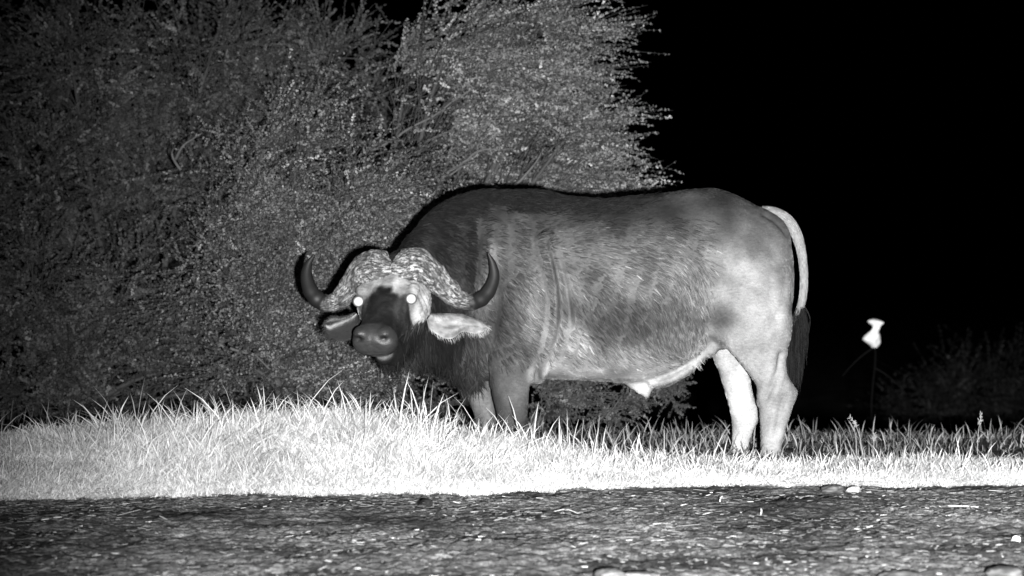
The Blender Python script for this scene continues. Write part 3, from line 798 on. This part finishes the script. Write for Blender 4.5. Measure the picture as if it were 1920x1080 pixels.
# ------------------------------------------------------------------ trees and bushes
def make_tree(name, label, cat, base, lobes, seed, dens=1.0, leaf=(.10, .22), bias=(0, 0, 0), bark=.10, group=None, leaf_size=1.0, twig_len=(.12, .32), depth=.75, limb_r=.03, extra=()):
    """lobes rows: px, py, Y, rx px, ry px"""
    rng = np.random.default_rng(seed); base = np.array(base, float); bias = np.array(bias, float)
    root = thing(name, label, cat, base, group)
    tree_z = 0.6 if bias[0] > .8 else .75; limbs = []; secs = []; secR = []; twP = []; twR = []; LV = []; LA = []
    for (px, py, Y, rx, ry) in lobes:
        c = W(px, py, Y); s = Y / FPX; rad = np.array([rx * s, depth * (rx + ry) / 2 * s, ry * s])
        ctrl = base * .45 + c * .55; ctrl[2] = base[2] * .35 + c[2] * .65 + .1; ctrl[:2] += rng.normal(0, .1, 2)
        lb = bez(base[None] + rng.normal(0, .04, (1, 3)) * [1, 1, 0], ctrl[None], c[None], 14)[0]; limbs.append(lb)
        area = rad[0] * rad[2]
        n2 = int(30 * dens * max(area, .06) / .25) + 6
        dr = norm(rng.normal(0, 1, (n2, 3)) + bias * .9); tgt = c + dr * rad * rng.uniform(  .5, 1.25 if bias[0] > .8 else 1.0, (n2, 1))
        i0 = rng.integers(7, 14, n2); p0 = lb[i0]; mid = (p0 + tgt) / 2 + rng.normal(0, .15, (n2, 3)) + np.array([0, 0, .05])
        sc_ = bez(p0, mid, tgt, 7); secs.append(sc_)
        secR.append(np.linspace(1, .35, 7)[None] * rng.uniform(.003, .006, (n2, 1)))
        nt_ = 15; m = n2 * nt_
        si = np.repeat(np.arange(n2), nt_); u = rng.uniform(.25, 1, m) * 6; ui = np.minimum(u.astype(int), 5); f = (u - ui)[:, None]
        q0 = sc_[si, ui] * (1 - f) + sc_[si, ui + 1] * f; tg = norm(sc_[si, ui + 1] - sc_[si, ui])
        outw = norm((q0 - c) / rad)
        d = norm((tg * .35 + outw * .6 + bias * .8 + rng.normal(0, .5, (m, 3))) * [1, 1, tree_z])
        L = rng.uniform(*twig_len, m)[:, None] * np.where(rng.random((m, 1)) < .10, 1.45, 1.0)
        q2 = q0 + d * L; q1 = (q0 + q2) / 2 + np.array([0, 0, 1.0]) * L * rng.uniform(-.05, .16, (m, 1))
        live = fbm(q0 * 3.1, 2, seed) > -.36; tw = bez(q0, q1, q2, 4)[live]; twP.append(tw); twR.append(np.broadcast_to(np.array([1, .85, .6, .3])[None] * .0028, (len(tw), 4)))
        # leaf clusters along each twig
        nl = 36; mm = m * nl
        tt = rng.uniform(.06, 1.02, (m, nl)).ravel(); ti = np.repeat(np.arange(m), nl)
        a = q0[ti]; b = q1[ti]; e = q2[ti]; t1 = tt[:, None]
        lc = (1 - t1) ** 2 * a + 2 * t1 * (1 - t1) * b + t1 ** 2 * e + rng.normal(0, .0042, (mm, 3))
        keep = (rng.random(mm) < .9) & live[ti]; lc = lc[keep]; ti = ti[keep]; mm = len(lc)
        ax = norm(rng.normal(0, 1, (mm, 3))); ay = norm(np.cross(ax, rng.normal(0, 1, (mm, 3))))
        sx = rng.uniform(.006, .012, (mm, 1)) * leaf_size; sy = sx * rng.uniform(.4, .75, (mm, 1))
        LV.append(np.stack([lc - ax * sx, lc + ay * sy - ax * sx * .1, lc + ax * sx, lc - ay * sy + ax * sx * .1], 1).reshape(-1, 3))
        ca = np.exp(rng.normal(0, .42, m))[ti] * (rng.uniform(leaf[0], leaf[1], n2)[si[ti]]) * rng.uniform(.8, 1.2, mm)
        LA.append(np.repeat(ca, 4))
    # wood: trunk + limbs, secondaries, twigs
    lb = np.array(limbs); r = np.linspace(1, .3, 14)[None] * limb_r * np.ones((len(lb), 1))
    v1, q1_ = tubes(lb, r, 7)
    S = np.concatenate(secs); v2, q2_ = tubes(S, np.concatenate(secR), 4)
    put('trunk', np.vstack([v1, v2]), np.vstack([q1_, q2_ + len(v1)]), None, M['bark'], root, True, {'alb': np.concatenate([np.full(len(v1), bark * .5), np.full(len(v2), bark * .45)])})
    if extra:                                                      # bare pale boughs on the near face of the crown
        for k, e in enumerate(extra):
            EP = smooth_path([W(px, py, base[1] - .28 - .03 * (k % 3) + .12 * abs(n_ / (len(e) - 1) - .4)) for n_, (px, py) in enumerate(e)], 24)
            EP = EP + .02 * np.stack([fbm(EP * 5, 3, 1 + k), fbm(EP * 5, 3, 2 + k), fbm(EP * 5, 3, 3 + k)], -1)
            v4, q4 = tubes(EP[None], (np.linspace(1, .35, 24) * rng.uniform(.008, .013))[None], 6)
            put('bough', v4, q4, None, M['bark'], root, True, {'alb': np.full(len(v4), .085)})
    v3, q3 = tubes(np.concatenate(twP), np.concatenate(twR), 3)
    lv = np.vstack(LV); lq = np.arange(len(lv)).reshape(-1, 4)
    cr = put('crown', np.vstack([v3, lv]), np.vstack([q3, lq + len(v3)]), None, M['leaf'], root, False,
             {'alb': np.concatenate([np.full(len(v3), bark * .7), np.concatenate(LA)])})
    return root

def gbase(px, Y):
    x = (px - 960) / FPX * Y; return (x, Y, float(base_h(np.array(x), np.array(Y))) - .03)

G = 'thorn trees and bushes behind the buffalo'
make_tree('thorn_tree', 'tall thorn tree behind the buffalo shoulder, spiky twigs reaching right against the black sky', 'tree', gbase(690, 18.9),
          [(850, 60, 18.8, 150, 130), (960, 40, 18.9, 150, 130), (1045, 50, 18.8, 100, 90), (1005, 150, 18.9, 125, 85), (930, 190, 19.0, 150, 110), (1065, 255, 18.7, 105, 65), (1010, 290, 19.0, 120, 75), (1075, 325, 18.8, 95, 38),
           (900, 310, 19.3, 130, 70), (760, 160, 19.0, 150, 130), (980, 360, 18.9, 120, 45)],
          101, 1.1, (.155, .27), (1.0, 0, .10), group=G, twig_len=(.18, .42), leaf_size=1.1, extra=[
          [(700, 285), (760, 240), (830, 205), (920, 145), (1000, 105), (1060, 88)], [(770, 330), (800, 270), (850, 235), (900, 180)], [(830, 335), (870, 305), (905, 285), (960, 280)],
          [(965, 352), (990, 325), (1010, 305), (1025, 270)], [(840, 330), (880, 305)]])
make_tree('thorn_bush', 'rounded thorn bush right behind the buffalo horns, its twigs ending left of the neck', 'bush', gbase(540, 17.4),
          [(650, 330, 17.3, 120, 95), (560, 270, 17.4, 140, 110), (690, 400, 17.2, 90, 60), (600, 420, 17.2, 140, 100), (450, 340, 17.5, 150, 130), (520, 560, 17.3, 150, 110), (630, 600, 17.4, 120, 110), (470, 690, 17.3, 150, 75), (580, 720, 17.3, 140, 55), (740, 700, 17.7, 110, 70), (400, 500, 17.5, 150, 130), (690, 470, 17.5, 90, 70), (640, 690, 17.6, 120, 60)],
          202, 1.15, (.11, .20), (.45, -.1, .12), group=G, twig_len=(.2, .46), extra=[
          [(430, 655), (470, 665), (500, 685), (530, 705)], [(330, 300), (345, 280), (380, 250)], [(335, 320), (325, 290), (330, 270)]])
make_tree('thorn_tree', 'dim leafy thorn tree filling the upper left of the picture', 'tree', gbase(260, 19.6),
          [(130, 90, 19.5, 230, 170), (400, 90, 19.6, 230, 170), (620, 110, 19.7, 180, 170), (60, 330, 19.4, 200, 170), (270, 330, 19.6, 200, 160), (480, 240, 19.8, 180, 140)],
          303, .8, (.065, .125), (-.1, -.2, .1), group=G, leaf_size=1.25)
make_tree('thorn_bush', 'dark tangled bush low at the far left, behind the grass bank', 'bush', gbase(120, 18.2),
          [(60, 540, 18.2, 160, 140), (230, 560, 18.3, 170, 140), (380, 640, 18.4, 150, 110), (130, 690, 18.1, 180, 80), (300, 700, 18.1, 150, 70), (20, 730, 17.9, 120, 60), (200, 740, 17.9, 150, 45), (380, 735, 17.9, 120, 45)],
          404, .85, (.065, .125), (-.1, -.2, .1), group=G, leaf_size=1.2)
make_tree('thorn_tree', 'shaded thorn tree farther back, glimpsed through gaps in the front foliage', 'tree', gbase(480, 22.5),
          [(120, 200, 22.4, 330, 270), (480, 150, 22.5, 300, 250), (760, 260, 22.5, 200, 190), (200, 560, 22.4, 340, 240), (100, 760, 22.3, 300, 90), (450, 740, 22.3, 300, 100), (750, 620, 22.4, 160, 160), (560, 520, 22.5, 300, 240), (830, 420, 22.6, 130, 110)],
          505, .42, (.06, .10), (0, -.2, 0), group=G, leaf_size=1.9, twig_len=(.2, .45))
make_tree('low_bush', 'low sprawling bush seen under the belly of the buffalo', 'bush', gbase(1060, 17.6),
          [(1010, 740, 17.5, 90, 40), (1090, 735, 17.6, 90, 45), (1150, 770, 17.5, 60, 30), (1240, 724, 17.6, 30, 10), (850, 750, 17.7, 80, 50)],
          606, 1.3, (.05, .10), (.2, -.1, 0), group=G, limb_r=.012, twig_len=(.06, .17))
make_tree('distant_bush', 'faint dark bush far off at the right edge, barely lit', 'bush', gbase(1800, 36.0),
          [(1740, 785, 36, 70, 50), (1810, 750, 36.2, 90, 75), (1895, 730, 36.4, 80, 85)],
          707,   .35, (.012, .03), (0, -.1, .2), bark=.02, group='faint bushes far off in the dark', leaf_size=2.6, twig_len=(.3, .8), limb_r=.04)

# unidentified bright spot, built as a pale patch on a made-up dark stem
def bright_spot():
    Y = 26.0; x0, _, _ = W(1640, 0, Y); z0 = float(base_h(np.array(x0), np.array(Y))) - .05
    root = thing('unknown_bright_spot', 'unidentified bright spot in the black background, built as a white patch on a thin dark stem', 'bright spot', (x0, Y, z0))
    zt = W(0, 655, Y)[2]
    pts = np.array([[x0 + .02, Y, z0], [x0 - .03, Y, z0 + .4], [x0 + .01, Y + .02, zt - .1], [x0, Y, zt + .02]])
    p = smooth_path(pts, 16); r = np.linspace(.012, .008, 16)
    v, q = tubes(p[None], r[None], 12); put('trunk', v, q, None, M['bark'], root, True, {'alb': np.full(len(v), .002)})
    st = [(652, 1641, .02), (645, 1640, .055), (637, 1635, .085), (629, 1637, .075), (620, 1641, .040), (613, 1642, .040), (606, 1643, .075), (601, 1639, .06), (598, 1636, .02)]
    R = [ring(W(px, py, Y), XA, w, YA, w * .8, 2.2, 20) for py, px, w in smooth_path(st, 24)]
    v, q, t = loft(R); v = v + .018 * np.stack([fbm(v * 14, 2, 5), fbm(v * 14, 2, 6), 0 * v[:, 0]], -1)
    o = put('bright_patch', v, q, t, M['skin'], root, True, {'alb': np.full(len(v), .9)})
    b = []
    for (x1, y1, x2, y2) in ((1642, 650, 1580, 705), (1640, 690, 1700, 740)):
        a = W(x1, y1, Y); e = W(x2, y2, Y + .2); b.append(bez(a[None], ((a + e) / 2 + [0, 0, .06])[None], e[None], 8)[0])
    v, q = tubes(np.array(b), np.linspace(.010, .004, 8)[None] * np.ones((2, 1)), 6)
    put('branch', v, q, None, M['bark'], root, True, {'alb': np.full(len(v), .005)})
bright_spot()

# ------------------------------------------------------------------ stones, sticks, seed stalks
def stone(px, py, rx, rz, alb, label, seed, ry=None, sink=.25):
    Y = FPX * CAMH / (py - HOR); x = (px - 960) / FPX * Y; s = Y / FPX
    a, c = rx * s, rz * s; b = a if ry is None else ry * s
    g = float(ground_h(np.array(x), np.array(Y)))
    v, q, t = sphere(np.zeros(3), 1.0, 40, 26)
    d = .22 * fbm(v * 1.6 + seed, 3, seed) + .10 * fbm(v * 5 + seed, 3, seed + 1)
    v = v * (1 + d[:, None]); v = np.sign(v) * np.abs(v) ** .9
    v = v * [a, b, c] + [x, Y, g + c * (1 - 2 * sink)]
    loc = np.array([x, Y, g])
    o = put('stone', v - loc, q, t, M['stone'], None, True, {'alb': alb * (1 + .8 * fbm(v * 25, 3, seed + 3))}); o.location = loc
    return tag(o, label, 'stone', 'stones on the bare earth')
stone(1145, 1082, 30, 15, .08, 'grey rounded stone cut off by the bottom edge, just left of the pale flat stone', 3)
stone(1205, 1082, 36, 8, .2, 'pale flat stone at the bottom edge, touching the right side of a grey stone', 4)
stone(1690, 1081, 46, 15, .08, 'wide hump-backed stone at the bottom edge, largest of the stones', 5)
stone(1885, 1081, 36, 12, .06, 'dull dark stone in the bottom right corner', 6)
stone(1906, 1022, 7, 8, .8, 'tiny bright white stone near the right edge of the bare earth', 7)
stone(797, 946, 15, 10, .015, 'small black clod on the earth below the muzzle, near the grass edge', 8)
stone(1560, 924, 22, 9, .07, 'dim grey stone lying against the grass edge, right of the hind feet', 9)
stone(1602, 922, 14, 8, .6, 'small white stone lying against the grass edge, beside a dim grey one', 10)

def stick(pts, r, alb, label, name='stick', group='pale sticks on the bare earth'):
    P = []
    for px, py, up in pts:
        Y = FPX * CAMH / (py - HOR); x = (px - 960) / FPX * Y; P.append([x, Y, float(ground_h(np.array(x), np.array(Y))) + r + up])
    P = np.array(P); loc = P[0].copy(); sp = smooth_path(P - loc, 12)
    v, q = tubes(sp[None], (np.linspace(1, .55, 12) * r)[None], 7)
    o = put(name, v, q, None, M['straw'], None, True, {'alb': np.full(len(v), alb)}); o.location = loc
    return tag(o, label, 'stick', group)
stick([(1745, 952, .004), (1790, 951, .008), (1835, 952, .004)], .0035, .55, 'long thin pale stick lying flat on the earth at the right')
stick([(1350, 944, 0), (1351, 944, .015), (1355, 944, .025)], .004, .35, 'short white peg of stick standing up from the earth, nearer the grass')
stick([(1426, 966, 0), (1428, 966, .02), (1427, 966, .03)], .004, .4, 'short white stick standing up from the earth, farther from the grass')
stick([(1040, 962, .003), (1062, 963, .006), (1085, 963, .003)], .003, .25, 'thick pale twig lying flat on the earth below the chest of the buffalo')

def seed_stalk(px, py_top, Y, lean, label, seed):
    rng = np.random.default_rng(seed)
    top = W(px, py_top, Y); x = top[0] - lean; g = float(ground_h(np.array(x), np.array(Y)))
    loc = np.array([x, Y, g]); root = thing('seed_stalk', label, 'grass stalk', loc, 'seeding grass stalks')
    b = bez(loc[None], np.array([[x, Y, g + (top[2] - g) * .7]]), top[None], 12)
    v, q = tubes(b, np.linspace(.0022, .001, 12)[None], 4); put('stem', v, q, None, M['straw'], root, True, {'alb': np.full(len(v), .25)})
    n = 26; i = rng.integers(8, 12, n); c = b[0, i] + rng.normal(0, .004, (n, 3)); d = norm(rng.normal(0, 1, (n, 3)) + [0, 0, .8])
    P = np.stack([c, c + d * .008, c + d * .018], 1); v, q = tubes(P, np.array([.0012, .0028, .0006])[None] * np.ones((n, 1)), 4)
    put('seed_head', v, q, None, M['straw'], root, True, {'alb': np.full(len(v), .22)})
seed_stalk(1840, 778, 14.3, .02, 'tallest seeding grass stalk, upright near the right edge', 1)
seed_stalk(1596, 784, 14.4, -.06, 'thin grass stalk with a bowed seed head, nearest right of the hind legs', 2)
seed_stalk(1640, 815, 14.4, .01, 'short upright seeding stalk between the bowed stalk and the tallest one', 3)
